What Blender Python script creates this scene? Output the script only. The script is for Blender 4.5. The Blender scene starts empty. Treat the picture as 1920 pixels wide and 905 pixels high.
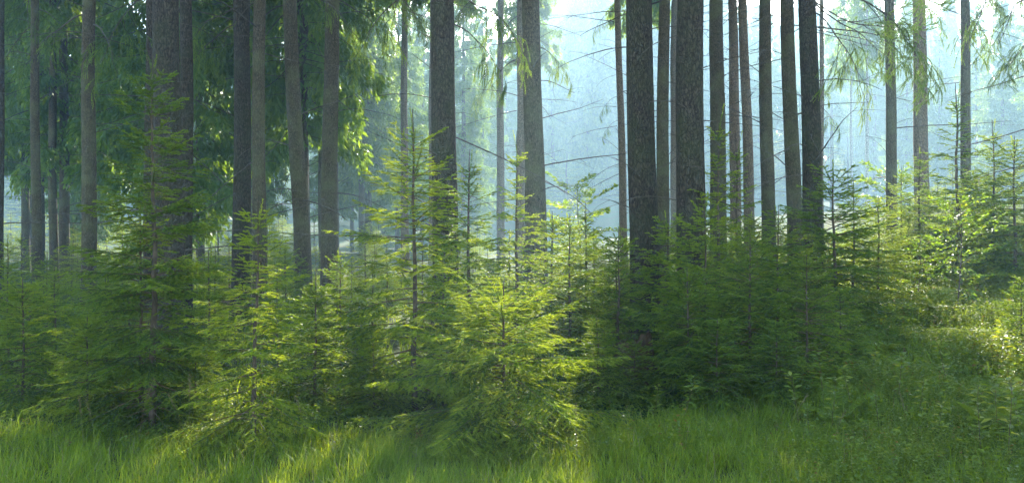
import bpy, math, random
import numpy as np
from mathutils import Vector

R = math.radians
SC = bpy.context.scene
COL = SC.collection
FPX = 1663.0          # focal length in photo pixels (1920 wide)
EYE = 1.65
HOR = 430.0           # horizon row in the photo

# ------------------------------------------------------------------ camera
cam_d = bpy.data.cameras.new("camera")
cam_d.sensor_width = 36.0
cam_d.lens = 36.0 * FPX / 1920.0
cam_d.shift_y = (HOR - 452.5) / 1920.0
cam_d.clip_end = 1200.0
cam = bpy.data.objects.new("camera", cam_d)
cam.location = (0, 0, EYE)
cam.rotation_euler = (R(90), 0, 0)
COL.objects.link(cam)
SC.camera = cam

# ------------------------------------------------------------------ world, sun, exposure
SUN_EL, SUN_AZ = R(26.0), R(7.0)     # azimuth measured from +Y towards +X
world = bpy.data.worlds.new("World")
SC.world = world
world.use_nodes = True
wn = world.node_tree
bg = wn.nodes["Background"]
sky = wn.nodes.new("ShaderNodeTexSky")
sky.sky_type = 'NISHITA'
sky.sun_disc = False
sky.sun_elevation = SUN_EL
sky.sun_rotation = SUN_AZ
wn.links.new(sky.outputs[0], bg.inputs[0])
bg.inputs[1].default_value = 0.15
sun_d = bpy.data.lights.new("sun", 'SUN')
sun_d.energy = 5.0
sun_d.angle = R(0.5)
sun_d.color = (1.0, 0.93, 0.80)
sun = bpy.data.objects.new("sun", sun_d)
SDIR = Vector((math.sin(SUN_AZ) * math.cos(SUN_EL), math.cos(SUN_AZ) * math.cos(SUN_EL), math.sin(SUN_EL)))
sun.rotation_euler = (-SDIR).to_track_quat('-Z', 'Y').to_euler()
sun.location = (0, 0, 40)
COL.objects.link(sun)
HAZE_DENSITY = 0.0020
HAZE_COLOR = (0.50, 0.78, 1.0)
HAZE_G = 0.45

SC.view_settings.view_transform = 'Standard'
SC.view_settings.look = 'None'
SC.view_settings.exposure = 2.4
SC.view_settings.gamma = 1.0
SC.render.engine = 'CYCLES'
cy = SC.cycles
cy.max_bounces = 6
cy.diffuse_bounces = 3
cy.glossy_bounces = 1
cy.transmission_bounces = 3
cy.transparent_max_bounces = 4
cy.volume_bounces = 1
cy.caustics_reflective = False
cy.caustics_refractive = False
cy.sample_clamp_indirect = 4.0
cy.use_denoising = True
try:
    cy.denoiser = 'OPENIMAGEDENOISE'
    cy.denoising_input_passes = 'RGB_ALBEDO_NORMAL'
    cy.denoising_prefilter = 'NONE'
except Exception:
    pass

RNG = np.random.default_rng(11)
random.seed(5)


# ------------------------------------------------------------------ terrain
def tz(x, y):
    x = np.asarray(x, float)
    y = np.asarray(y, float)
    rx = np.clip(x - 1.2, 0, 24)
    side = 0.115 * (np.sqrt(rx * rx + 0.5) - 0.707) * np.clip(y / 12.0, 0.25, 1.5)
    side = np.minimum(side, 2.6)
    bump = 0.05 * np.sin(x * 0.9 + 1.3) * np.sin(y * 0.7) + 0.03 * np.sin(x * 2.3 + y * 1.7) \
        + 0.02 * np.sin(x * 4.1 - y * 3.3 + 0.5)
    bump = bump * np.clip((y - 2) / 6, 0.3, 1)
    far = 0.10 * np.clip(y - 85, 0, 100)
    return side + bump + far


def TZ(x, y):
    return float(tz(x, y))


def atx(px, d):
    return (px - 960.0) / FPX * d


def hz(py, d):
    """world height seen at photo row py at distance d"""
    return EYE + (HOR - py) / FPX * d


# ------------------------------------------------------------------ materials
def mat(name):
    m = bpy.data.materials.new(name)
    m.use_nodes = True
    nt = m.node_tree
    for n in list(nt.nodes):
        nt.nodes.remove(n)
    out = nt.nodes.new("ShaderNodeOutputMaterial")
    return m, nt, out


def ramp(nt, fac, stops):
    r = nt.nodes.new("ShaderNodeValToRGB")
    e = r.color_ramp.elements
    while len(e) < len(stops):
        e.new(0.5)
    for i, (p, c) in enumerate(stops):
        e[i].position = p
        e[i].color = (c[0], c[1], c[2], 1)
    nt.links.new(fac, r.inputs[0])
    return r.outputs[0]


def noise(nt, scale, detail=3, vec=None, rough=0.55):
    n = nt.nodes.new("ShaderNodeTexNoise")
    n.inputs["Scale"].default_value = scale
    n.inputs["Detail"].default_value = detail
    n.inputs["Roughness"].default_value = rough
    if vec is not None:
        nt.links.new(vec, n.inputs["Vector"])
    return n.outputs[0]


def leafy(name, c0, c1, c2, tfac=0.45, tgain=(2.3, 1.9, 0.45), rough=0.5, spec=0.35):
    """needle / leaf material: colour goes c0 (old) -> c2 (fresh tip) by the 'tint' attribute."""
    m, nt, out = mat(name)
    at = nt.nodes.new("ShaderNodeAttribute")
    at.attribute_name = "tint"
    oi = nt.nodes.new("ShaderNodeObjectInfo")
    ma = nt.nodes.new("ShaderNodeMath")
    ma.operation = 'MULTIPLY_ADD'
    nt.links.new(oi.outputs["Random"], ma.inputs[0])
    ma.inputs[1].default_value = 0.22
    nt.links.new(at.outputs["Fac"], ma.inputs[2])
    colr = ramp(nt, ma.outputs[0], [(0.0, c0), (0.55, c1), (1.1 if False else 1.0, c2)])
    pb = nt.nodes.new("ShaderNodeBsdfPrincipled")
    pb.inputs["Roughness"].default_value = rough
    pb.inputs["Specular IOR Level"].default_value = spec
    nt.links.new(colr, pb.inputs["Base Color"])
    tr = nt.nodes.new("ShaderNodeBsdfTranslucent")
    mul = nt.nodes.new("ShaderNodeMix")
    mul.data_type = 'RGBA'
    mul.blend_type = 'MULTIPLY'
    mul.inputs[0].default_value = 1.0
    nt.links.new(colr, mul.inputs[6])
    mul.inputs[7].default_value = (tgain[0], tgain[1], tgain[2], 1)
    nt.links.new(mul.outputs[2], tr.inputs[0])
    mx = nt.nodes.new("ShaderNodeMixShader")
    mx.inputs[0].default_value = tfac
    nt.links.new(pb.outputs[0], mx.inputs[1])
    nt.links.new(tr.outputs[0], mx.inputs[2])
    nt.links.new(mx.outputs[0], out.inputs[0])
    return m


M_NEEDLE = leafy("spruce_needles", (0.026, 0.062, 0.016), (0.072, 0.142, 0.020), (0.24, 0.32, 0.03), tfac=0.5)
M_CROWN = leafy("old_spruce_needles", (0.042, 0.090, 0.022), (0.075, 0.145, 0.030), (0.18, 0.27, 0.04), tfac=0.5)
M_GRASS = leafy("grass_blades", (0.090, 0.145, 0.014), (0.160, 0.245, 0.025), (0.30, 0.34, 0.07), tfac=0.5, rough=0.6, spec=0.15)
M_HERB = leafy("herb_leaves", (0.060, 0.105, 0.014), (0.125, 0.185, 0.025), (0.28, 0.29, 0.06), tfac=0.45, spec=0.2)
M_BROAD = leafy("beech_leaves", (0.05, 0.11, 0.02), (0.11, 0.20, 0.03), (0.28, 0.34, 0.05), tfac=0.5)


def barky(name, dark, mid, light, lichen, lich_amt, vscale=9.0, bump=0.6):
    m, nt, out = mat(name)
    tc = nt.nodes.new("ShaderNodeTexCoord")
    mp = nt.nodes.new("ShaderNodeMapping")
    mp.inputs["Scale"].default_value = (1, 1, 0.42)
    nt.links.new(tc.outputs["Object"], mp.inputs[0])
    v = mp.outputs[0]
    # distort for irregular scales
    n0 = nt.nodes.new("ShaderNodeTexNoise")
    n0.inputs["Scale"].default_value = vscale * 0.8
    nt.links.new(v, n0.inputs["Vector"])
    va = nt.nodes.new("ShaderNodeVectorMath")
    va.operation = 'MULTIPLY_ADD'
    nt.links.new(n0.outputs[1], va.inputs[0])
    va.inputs[1].default_value = (0.09, 0.09, 0.09)
    nt.links.new(v, va.inputs[2])
    vo = nt.nodes.new("ShaderNodeTexVoronoi")
    vo.feature = 'DISTANCE_TO_EDGE'
    vo.inputs["Scale"].default_value = vscale * 2.6
    nt.links.new(va.outputs[0], vo.inputs["Vector"])
    edge = ramp(nt, vo.outputs[0], [(0.0, (0.25, 0.25, 0.25)), (0.13, (1, 1, 1))])
    n1 = noise(nt, vscale * 3.5, 6, v, 0.65)
    n2 = noise(nt, 1.3, 4, tc.outputs["Object"], 0.6)
    base = ramp(nt, n1, [(0.32, dark), (0.5, mid), (0.7, light)])
    mc = nt.nodes.new("ShaderNodeMix")
    mc.data_type = 'RGBA'
    mc.blend_type = 'MULTIPLY'
    mc.inputs[0].default_value = 0.85
    nt.links.new(base, mc.inputs[6])
    nt.links.new(edge, mc.inputs[7])
    lf = ramp(nt, n2, [(0.46, (0, 0, 0)), (0.62, (1, 1, 1))])
    lm = nt.nodes.new("ShaderNodeMath")
    lm.operation = 'MULTIPLY'
    nt.links.new(lf, lm.inputs[0])
    lm.inputs[1].default_value = lich_amt
    ml = nt.nodes.new("ShaderNodeMix")
    ml.data_type = 'RGBA'
    nt.links.new(lm.outputs[0], ml.inputs[0])
    nt.links.new(mc.outputs[2], ml.inputs[6])
    ml.inputs[7].default_value = (*lichen, 1)
    pb = nt.nodes.new("ShaderNodeBsdfPrincipled")
    pb.inputs["Roughness"].default_value = 0.9
    pb.inputs["Specular IOR Level"].default_value = 0.2
    nt.links.new(ml.outputs[2], pb.inputs["Base Color"])
    hm = nt.nodes.new("ShaderNodeMath")
    hm.operation = 'ADD'
    nt.links.new(edge, hm.inputs[0])
    nt.links.new(n1, hm.inputs[1])
    bp = nt.nodes.new("ShaderNodeBump")
    bp.inputs["Strength"].default_value = bump
    bp.inputs["Distance"].default_value = 0.02
    nt.links.new(hm.outputs[0], bp.inputs["Height"])
    nt.links.new(bp.outputs[0], pb.inputs["Normal"])
    nt.links.new(pb.outputs[0], out.inputs[0])
    return m


M_BARK_DARK = barky("dark_scaly_bark", (0.028, 0.020, 0.014), (0.066, 0.048, 0.032), (0.13, 0.10, 0.07), (0.06, 0.075, 0.025), 0.4, 12, 0.9)
M_BARK_GREY = barky("grey_bark", (0.045, 0.032, 0.018), (0.090, 0.066, 0.038), (0.16, 0.125, 0.08), (0.13, 0.14, 0.055), 0.5, 14, 0.5)
M_BARK_RED = barky("brown_bark", (0.10, 0.068, 0.045), (0.19, 0.13, 0.088), (0.30, 0.22, 0.16), (0.16, 0.15, 0.08), 0.3, 11, 0.5)
M_BARK_PALE = barky("pale_bark", (0.22, 0.20, 0.18), (0.42, 0.40, 0.37), (0.6, 0.58, 0.55), (0.2, 0.22, 0.15), 0.2, 8, 0.4)


def plain(name, c, c2=None, rough=0.85, scale=20):
    m, nt, out = mat(name)
    pb = nt.nodes.new("ShaderNodeBsdfPrincipled")
    pb.inputs["Roughness"].default_value = rough
    pb.inputs["Specular IOR Level"].default_value = 0.25
    if c2:
        tc = nt.nodes.new("ShaderNodeTexCoord")
        nt.links.new(ramp(nt, noise(nt, scale, 5, tc.outputs["Object"]), [(0.35, c), (0.65, c2)]), pb.inputs["Base Color"])
    else:
        pb.inputs["Base Color"].default_value = (*c, 1)
    nt.links.new(pb.outputs[0], out.inputs[0])
    return m


M_TWIG = plain("spruce_twig", (0.085, 0.055, 0.028), (0.16, 0.11, 0.055), scale=30)
M_STEM = plain("sapling_stem", (0.055, 0.042, 0.028), (0.12, 0.085, 0.055), scale=25)
M_DEAD = plain("dead_branch_wood", (0.055, 0.043, 0.03), (0.13, 0.105, 0.075), scale=12)
M_WOOD = plain("torn_wood", (0.045, 0.027, 0.012), (0.12, 0.070, 0.028), scale=14)
M_LITTER = plain("needle_litter", (0.22, 0.15, 0.10), (0.42, 0.33, 0.25), scale=40)
M_RUST = leafy("rusty_leaves", (0.10, 0.065, 0.02), (0.20, 0.13, 0.035), (0.30, 0.22, 0.05), tfac=0.4, spec=0.2)
M_SEED = plain("dry_seed_heads", (0.16, 0.12, 0.055), (0.27, 0.20, 0.10), scale=30)


def soil():
    m, nt, out = mat("forest_floor")
    tc = nt.nodes.new("ShaderNodeTexCoord")
    o = tc.outputs["Object"]
    n1 = noise(nt, 0.35, 5, o)
    n2 = noise(nt, 9, 6, o, 0.7)
    a = ramp(nt, n2, [(0.3, (0.030, 0.028, 0.012)), (0.5, (0.055, 0.060, 0.018)), (0.7, (0.095, 0.090, 0.03))])
    b = ramp(nt, n2, [(0.3, (0.020, 0.030, 0.008)), (0.55, (0.045, 0.085, 0.018)), (0.75, (0.09, 0.13, 0.03))])
    mx = nt.nodes.new("ShaderNodeMix")
    mx.data_type = 'RGBA'
    nt.links.new(ramp(nt, n1, [(0.4, (0, 0, 0)), (0.6, (1, 1, 1))]), mx.inputs[0])
    nt.links.new(a, mx.inputs[6])
    nt.links.new(b, mx.inputs[7])
    pb = nt.nodes.new("ShaderNodeBsdfPrincipled")
    pb.inputs["Roughness"].default_value = 1.0
    pb.inputs["Specular IOR Level"].default_value = 0.1
    nt.links.new(mx.outputs[2], pb.inputs["Base Color"])
    bp = nt.nodes.new("ShaderNodeBump")
    bp.inputs["Strength"].default_value = 0.8
    bp.inputs["Distance"].default_value = 0.05
    nt.links.new(n2, bp.inputs["Height"])
    nt.links.new(bp.outputs[0], pb.inputs["Normal"])
    nt.links.new(pb.outputs[0], out.inputs[0])
    return m


M_SOIL = soil()


# ------------------------------------------------------------------ mesh building with numpy
def mesh_tris(name, V, F, mats, midx=None, tint=None, smooth=False):
    V = np.asarray(V, np.float32)
    F = np.asarray(F, np.int32)
    n, k = F.shape
    me = bpy.data.meshes.new(name)
    me.vertices.add(len(V))
    me.vertices.foreach_set("co", V.ravel())
    me.loops.add(n * k)
    me.loops.foreach_set("vertex_index", F.ravel())
    me.polygons.add(n)
    me.polygons.foreach_set("loop_start", np.arange(0, n * k, k, dtype=np.int32))
    try:
        me.polygons.foreach_set("loop_total", np.full(n, k, np.int32))
    except Exception:
        pass
    if midx is not None:
        me.polygons.foreach_set("material_index", np.asarray(midx, np.int32))
    for m in mats:
        me.materials.append(m)
    if tint is not None:
        a = me.attributes.new("tint", 'FLOAT', 'FACE')
        a.data.foreach_set("value", np.asarray(tint, np.float32))
    me.update(calc_edges=True)
    me.polygons.foreach_set("use_smooth", np.full(n, smooth, bool))
    return me


class Acc:
    """collects triangles; every chunk carries material index and tint per face"""

    def __init__(self):
        self.V, self.F, self.M, self.T, self.n = [], [], [], [], 0

    def add(self, V, F, mi=0, tint=0.3):
        V = np.asarray(V, float).reshape(-1, 3)
        F = np.asarray(F, np.int64).reshape(-1, 3)
        self.V.append(V)
        self.F.append(F + self.n)
        self.M.append(np.full(len(F), mi) if np.isscalar(mi) else np.asarray(mi))
        self.T.append(np.full(len(F), tint) if np.isscalar(tint) else np.asarray(tint))
        self.n += len(V)

    def tube(self, pts, rad, sides=6, mi=0, tint=0.3):
        pts = np.asarray(pts, float)
        rad = np.asarray(rad, float) * np.ones(len(pts))
        d = np.gradient(pts, axis=0)
        d /= np.linalg.norm(d, axis=1)[:, None] + 1e-9
        ref = np.array([0, 0, 1.0]) if abs(d[:, 2]).mean() < 0.8 else np.array([1.0, 0, 0])
        a = np.cross(d, ref)
        a /= np.linalg.norm(a, axis=1)[:, None] + 1e-9
        b = np.cross(d, a)
        th = np.arange(sides) * 2 * np.pi / sides
        ring = pts[:, None, :] + rad[:, None, None] * (np.cos(th)[None, :, None] * a[:, None, :] + np.sin(th)[None, :, None] * b[:, None, :])
        V = ring.reshape(-1, 3)
        n = len(pts)
        i, j = np.meshgrid(np.arange(n - 1), np.arange(sides), indexing='ij')
        i, j = i.ravel(), j.ravel()
        j2 = (j + 1) % sides
        A, B, Cc, D = i * sides + j, i * sides + j2, (i + 1) * sides + j2, (i + 1) * sides + j
        F = np.concatenate([np.stack([A, B, Cc], 1), np.stack([A, Cc, D], 1)])
        self.add(V, F, mi, tint)

    def mesh(self, name, mats, smooth=False):
        return mesh_tris(name, np.concatenate(self.V), np.concatenate(self.F), mats, np.concatenate(self.M), np.concatenate(self.T), smooth)


def norm(a):
    return a / (np.linalg.norm(a, axis=-1, keepdims=True) + 1e-9)


# one shoot: needles round a twig along +X, unit length
def shoot_template(n, nl, nw, seed=1):
    """returns V (n*3,3) with x in 0..1 (shoot lengths) and y,z in metres; faces; per-face variation"""
    r = np.random.default_rng(seed)
    t = (np.arange(n) + r.random(n) * 0.8) / n
    ph = r.uniform(-0.25 * np.pi, 1.25 * np.pi, n)      # mostly sides and top
    ang = R(52) - 0.35 * t + r.normal(0, 0.12, n)
    L = nl * (0.8 + 0.3 * r.random(n)) * (1 - 0.25 * t)
    d = np.stack([np.cos(ang), np.sin(ang) * np.cos(ph), np.sin(ang) * np.sin(ph)], 1)
    o = np.stack([t, np.zeros(n), np.zeros(n)], 1)
    w = norm(np.cross(d, r.normal(0, 1, (n, 3))))
    return t, d * L[:, None], w * nw * 0.5


def add_shoots(acc, O, D, U, L, tint, tmpl, twig=True, tw=0.0016, sc=1.0):
    """O origins (S,3), D dirs, U up hints, L lengths (S,), tint (S,)"""
    if len(O) == 0:
        return
    O, D, U, L, tint = map(np.asarray, (O, D, U, L, tint))
    D = norm(D)
    side = norm(np.cross(D, U))
    up = np.cross(side, D)
    t, nd, nw = tmpl
    S, n = len(O), len(t)
    # needles: base point along the shoot, scaled with actual length
    base = O[:, None, :] + D[:, None, :] * (t[None, :, None] * L[:, None, None])
    Mx = np.stack([D, side, up], 1)                    # rows: local axes
    ndw = np.einsum('ni,sij->snj', nd * sc, Mx)
    nww = np.einsum('ni,sij->snj', nw * sc, Mx)
    V = np.stack([base - nww, base + nww, base + ndw], 2).reshape(-1, 3)
    F = np.arange(S * n * 3).reshape(-1, 3)
    tt = (tint[:, None] + 0.10 * np.sin(np.arange(n) * 7.3)[None, :]).ravel()
    acc.add(V, F, 0, np.clip(tt, 0, 1))
    if twig:
        th = np.array([0, 2.094, 4.189])
        ring = tw * (np.cos(th)[:, None, None] * side[None] + np.sin(th)[:, None, None] * up[None])   # 3,S,3
        a = O[None] + ring
        b = (O + D * L[:, None])[None] + ring * 0.6
        V = np.concatenate([a, b]).transpose(1, 0, 2).reshape(-1, 3)
        q = np.array([[0, 1, 4], [0, 4, 3], [1, 2, 5], [1, 5, 4], [2, 0, 3], [2, 3, 5]])
        F = (np.arange(S)[:, None, None] * 6 + q[None]).reshape(-1, 3)
        acc.add(V, F, 1, 0.3)


class Shoots:
    def __init__(self):
        self.O, self.D, self.U, self.L, self.T = [], [], [], [], []

    def line(self, p, d, L, seg, tint, sag=0.0, r=None, up=(0, 0, 1)):
        """a shoot chain starting at p; returns points"""
        n = max(1, int(round(L / seg)))
        s = L / n
        p = np.array(p, float)
        d = norm(np.array(d, float))
        pts, dirs = [p.copy()], []
        for i in range(n):
            d = d + np.array([0, 0, -sag * s])
            if r is not None:
                d = d + r.normal(0, 0.05, 3)
            d = norm(d)
            self.O.append(p.copy()); self.D.append(d.copy()); self.U.append(up); self.L.append(s * 1.05)
            self.T.append(tint + (0.35 if i == n - 1 else 0.0))
            p = p + d * s
            pts.append(p.copy()); dirs.append(d.copy())
        return pts, dirs


def young_spruce_mesh(H, Rm, seed, seg=0.10, lat=0.055, tmpl=None, density=1.0, leader=0.14, low=0.04, shape=0.8, lean=0.0, bare=0.15, branches=5, thick=1.0, tintb=0.25, node=0.2):
    """returns (trunk mesh, crown mesh) of a young spruce"""
    r = np.random.default_rng(seed)
    stem, cr, sh = Acc(), Acc(), Shoots()
    zs = np.linspace(0, H, 26)
    wob = np.cumsum(r.normal(0, 0.004 * H, (26, 2)), 0) * 0.4
    wob -= wob[0]
    P = np.stack([wob[:, 0] + lean * (zs / H) ** 2, wob[:, 1], zs], 1)
    rad = thick * (0.0035 + 0.0125 * H / 1.0 * 0.75 * (1 - zs / H) ** 0.9)
    rad[0] *= 1.3
    P[0, 2] = -0.12
    stem.tube(P, rad, 8, 0)

    def sp(z):
        return np.array([np.interp(z, zs, P[:, 0]), np.interp(z, zs, P[:, 1]), z])
    # leader
    Ll = leader * H
    sh.line(sp(H - Ll), (r.normal(0, .03), r.normal(0, .03), 1), Ll, seg, tintb + 0.2, r=r, up=(0, 1, 0))
    # top candle tuft
    z = H - Ll
    k = 0
    ang0 = r.uniform(0, 6.28)
    while z > low * H:
        t = (H - z) / H
        whorl = True if k % 2 == 0 else False
        nb = branches + 1 if whorl else branches - 1
        nb = max(2, nb + r.integers(-1, 2))
        for b in range(nb):
            az = ang0 + b * 6.283 / nb + r.normal(0, 0.22)
            f = min(1.0, (t / 0.85)) ** shape
            L = Rm * f * (1.05 if whorl else 0.7) * r.uniform(0.72, 1.18)
            if t > 0.9:
                L *= 0.8
            L = max(L, 0.10)
            el = R(48) * (1 - t) ** 2.0 + R(4) - R(16) * t + r.normal(0, 0.09)
            zz = z + r.normal(0, 0.012 * H)
            d = np.array([math.cos(az) * math.cos(el), math.sin(az) * math.cos(el), math.sin(el)])
            p = sp(zz)
            # main axis in steps
            ns = max(2, int(round(L / seg)))
            s = L / ns
            pts = [p.copy()]
            dirs = []
            for i in range(ns):
                u = i / ns
                sag = 0.30 * t * (0.6 - u)            # sags first, lifts at the tip
                d = norm(d + np.array([0, 0, -sag * 0.22]) + r.normal(0, 0.028, 3))
                p = p + d * s
                pts.append(p.copy()); dirs.append(d.copy())
            pts = np.array(pts); dirs = np.array(dirs)
            cum = np.linspace(0, L, ns + 1)
            br = thick * (0.0014 + 0.0042 * L * (1 - cum / L))
            cr.tube(pts, br, 4, 1)
            inner = bare * L if L > 0.25 else 0.02
            for i in range(ns):
                if cum[i] >= inner * 1.6 or L < 0.2:
                    sh.O.append(pts[i]); sh.D.append(dirs[i]); sh.U.append((0, 0, 1)); sh.L.append(s * 1.05)
                    sh.T.append(tintb + (0.4 if i == ns - 1 else 0.12 * cum[i] / L) + r.normal(0, .05))
            # laterals
            spc = lat / density
            q = inner + spc * r.random()
            sgn = 1
            while q < L * 0.97:
                i = min(ns - 1, int(q / s))
                pp = pts[i] + dirs[i] * (q - cum[i])
                dd = dirs[i]
                sd = norm(np.cross(dd, (0, 0, 1)))
                for sg in ((1, -1) if r.random() < 0.75 else (sgn,)):
                    ll = (0.50 * (L - q) + 0.045) * r.uniform(0.6, 1.15)
                    ll = min(ll, 0.42 * L + 0.05)
                    a = R(55) + r.normal(0, 0.13)
                    ld = dd * math.cos(a) + sd * sg * math.sin(a) + np.array([0, 0, -0.16 - 0.25 * t * r.random()])
                    lp, lds = sh.line(pp, ld, ll, seg, tintb - 0.02 + 0.16 * q / L + r.normal(0, .05), sag=0.5 * t, r=r)
                    # sub-laterals
                    if ll > 0.13:
                        m = int(ll / (spc * 1.15))
                        for e in range(1, m):
                            x = e / m
                            ii = min(len(lds) - 1, int(x * len(lds)))
                            b0 = lp[ii] + (lp[ii + 1] - lp[ii]) * (x * len(lds) - ii)
                            sl = (0.45 * ll * (1 - x) + 0.03) * r.uniform(0.6, 1.2)
                            s2 = norm(np.cross(lds[ii], (0, 0, 1))) * (1 if (e % 2) else -1)
                            if sl > 0.035:
                                sh.line(b0, lds[ii] * 0.62 + s2 * 0.75 + np.array([0, 0, -0.12]), sl, seg, tintb + 0.08 + r.normal(0, .05), sag=0.4 * t, r=r)
                sgn = -sgn
                q += spc * r.uniform(0.8, 1.25)
        z -= H * node * 0.36 * (0.38 + 0.45 * r.random()) * (1.0 if t > 0.3 else 1.15)
        ang0 += 0.7 + r.random()
        k += 1
    add_shoots(cr, sh.O, sh.D, sh.U, sh.L, np.clip(np.array(sh.T), 0, 1), tmpl)
    return stem.mesh("sapling_trunk", [M_STEM], True), cr.mesh("sapling_crown", [M_NEEDLE, M_TWIG])


T_HERO = shoot_template(58, 0.021, 0.0050, 1)
T_MID = shoot_template(30, 0.026, 0.0085, 2)
T_LOW = shoot_template(9, 0.035, 0.014, 3)

T_SPRAY = shoot_template(32, 0.019, 0.0075, 4)


def live_branch_mesh(L, seed, tmpl, droop=1.0, seg=0.09, tintb=0.35, sparse=1.0):
    """an old spruce's bough along +X: bare first part, then forking limbs with hanging curtains of shoots"""
    r = np.random.default_rng(seed)
    cr, sh = Acc(), Shoots()

    def limb(p, d, LL, rad, depth, bare):
        n = max(4, int(LL / 0.11))
        s = LL / n
        pts = [p.copy()]
        for i in range(n):
            u = i / n
            d = norm(d + np.array([0, 0, (-0.07 if u < 0.75 else 0.05) * droop]) + r.normal(0, 0.075, 3))
            p = p + d * s
            pts.append(p.copy())
            if u < bare:
                continue
            if depth > 0:
                sh.O.append(pts[-2]); sh.D.append(d.copy()); sh.U.append((0, 0, 1)); sh.L.append(s * 1.05); sh.T.append(tintb + (0.3 if i == n - 1 else 0))
            if depth < 2 and r.random() < (0.62 if depth == 0 else 0.45) * sparse:
                sd = norm(np.cross(d, (0, 0, 1))) * r.choice([-1, 1])
                ld = norm(d * r.uniform(0.5, 1.0) + sd * r.uniform(0.4, 1.0) + np.array([0, 0, r.normal(-0.15, 0.2)]))
                l2 = LL * (0.62 * (1 - u) + 0.12) * r.uniform(0.5, 1.1)
                limb(p.copy(), ld, max(0.2, l2), rad * (1 - u) * 0.55 + 0.0012, depth + 1, 0.25 if depth == 0 else 0.05)
            for q in range(2 if depth else 1):
                if r.random() < 0.80 * sparse:
                    hd = np.array([r.normal(0, 0.35), r.normal(0, 0.35), -0.45 * droop]) + d * 0.7
                    sh.line(p, hd, r.uniform(0.08, 0.34) * (1 - 0.4 * u), seg, tintb + r.normal(0, .09), sag=3.0 * droop, r=r, up=(0.3, 0.3, 1))
        cr.tube(pts, rad * (1 - 0.85 * np.linspace(0, 1, n + 1)), 4 if depth == 0 else 3, 1)

    limb(np.zeros(3), norm(np.array([1, 0, 0.12])), L, 0.004 + 0.0065 * L, 0, 0.3)
    add_shoots(cr, sh.O, sh.D, sh.U, sh.L, np.clip(np.array(sh.T), 0, 1), tmpl)
    return cr.mesh("live_branch", [M_CROWN, M_DEAD])


# ------------------------------------------------------------------ old spruces
def trunk_mesh(Ht, r0, seed, bark, sides=28, rings=70, zmax=None):
    r = np.random.default_rng(seed)
    zmax = zmax or Ht
    z = np.concatenate([np.linspace(-0.4, 1.2, 14), np.linspace(1.35, zmax, rings)])
    th = np.arange(sides) * 2 * np.pi / sides
    rad = r0 * np.clip(1 - 0.86 * np.clip(z, 0, None) / Ht, 0.05, 1) ** 0.85
    flare = 1 + 0.55 * np.exp(-np.clip(z + 0.1, 0, None) / 0.28)
    lob = 0.10 * np.cos(th * 5 + r.uniform(0, 6))[None, :] * np.exp(-np.clip(z, 0, None) / 0.5)[:, None]
    ph = r.uniform(0, 6.28, 6)
    sm = 0.018 * np.sin(2 * th + ph[0])[None] + 0.012 * np.sin(3 * th[None] + z[:, None] * 1.1 + ph[1]) + 0.010 * np.sin(5 * th[None] - z[:, None] * 2.7 + ph[2])
    g = r.normal(0, 1, (len(z), sides)) * 0.010
    RR = rad[:, None] * (flare[:, None] + lob + sm + g)
    wx = 0.02 * np.sin(z * 0.45 + ph[3]) + 0.01 * np.sin(z * 1.3 + ph[4])
    wy = 0.02 * np.sin(z * 0.38 + ph[5])
    wx -= wx[0]; wy -= wy[0]
    V = np.stack([RR * np.cos(th)[None] + wx[:, None], RR * np.sin(th)[None] + wy[:, None], np.repeat(z[:, None], sides, 1)], 2).reshape(-1, 3)
    n = len(z)
    i, j = np.meshgrid(np.arange(n - 1), np.arange(sides), indexing='ij')
    i, j = i.ravel(), j.ravel()
    j2 = (j + 1) % sides
    F = np.stack([i * sides + j, i * sides + j2, (i + 1) * sides + j2, (i + 1) * sides + j], 1)
    return mesh_tris("old_trunk", V, F, [bark], smooth=True)


def dead_branch_mesh(L, seed, twigs=5):
    """thin bare branch along +X, slightly drooping"""
    r = np.random.default_rng(seed)
    a = Acc()
    n = 12
    d = norm(np.array([1.0, 0, r.uniform(-0.05, 0.30)]))
    p = np.zeros(3)
    pts, dirs = [p.copy()], []
    dr = r.uniform(0.0, 0.075)
    for i in range(n):
        d = norm(d + np.array([0, 0, -dr]) + r.normal(0, 0.05, 3))
        p = p + d * L / n
        pts.append(p.copy()); dirs.append(d.copy())
    a.tube(pts, 0.003 + 0.010 * (L / 2.0) * (1 - np.linspace(0, 1, n + 1)) ** 0.8, 5)
    for t in range(twigs):
        i = r.integers(3, n)
        sd = norm(np.cross(dirs[i - 1], (0, 0, 1))) * r.choice([-1, 1])
        td = norm(dirs[i - 1] * 0.8 + sd * 0.8 + np.array([0, 0, r.normal(-0.1, 0.15)]))
        q = pts[i].copy()
        tl = L * r.uniform(0.08, 0.3)
        tp = [q.copy()]
        for e in range(4):
            td = norm(td + r.normal(0, 0.10, 3) + np.array([0, 0, -0.06]))
            q = q + td * tl / 4
            tp.append(q.copy())
        a.tube(tp, np.linspace(0.0035, 0.0015, 5), 3)
    return a.mesh("dead_branch", [M_DEAD], True)


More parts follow.
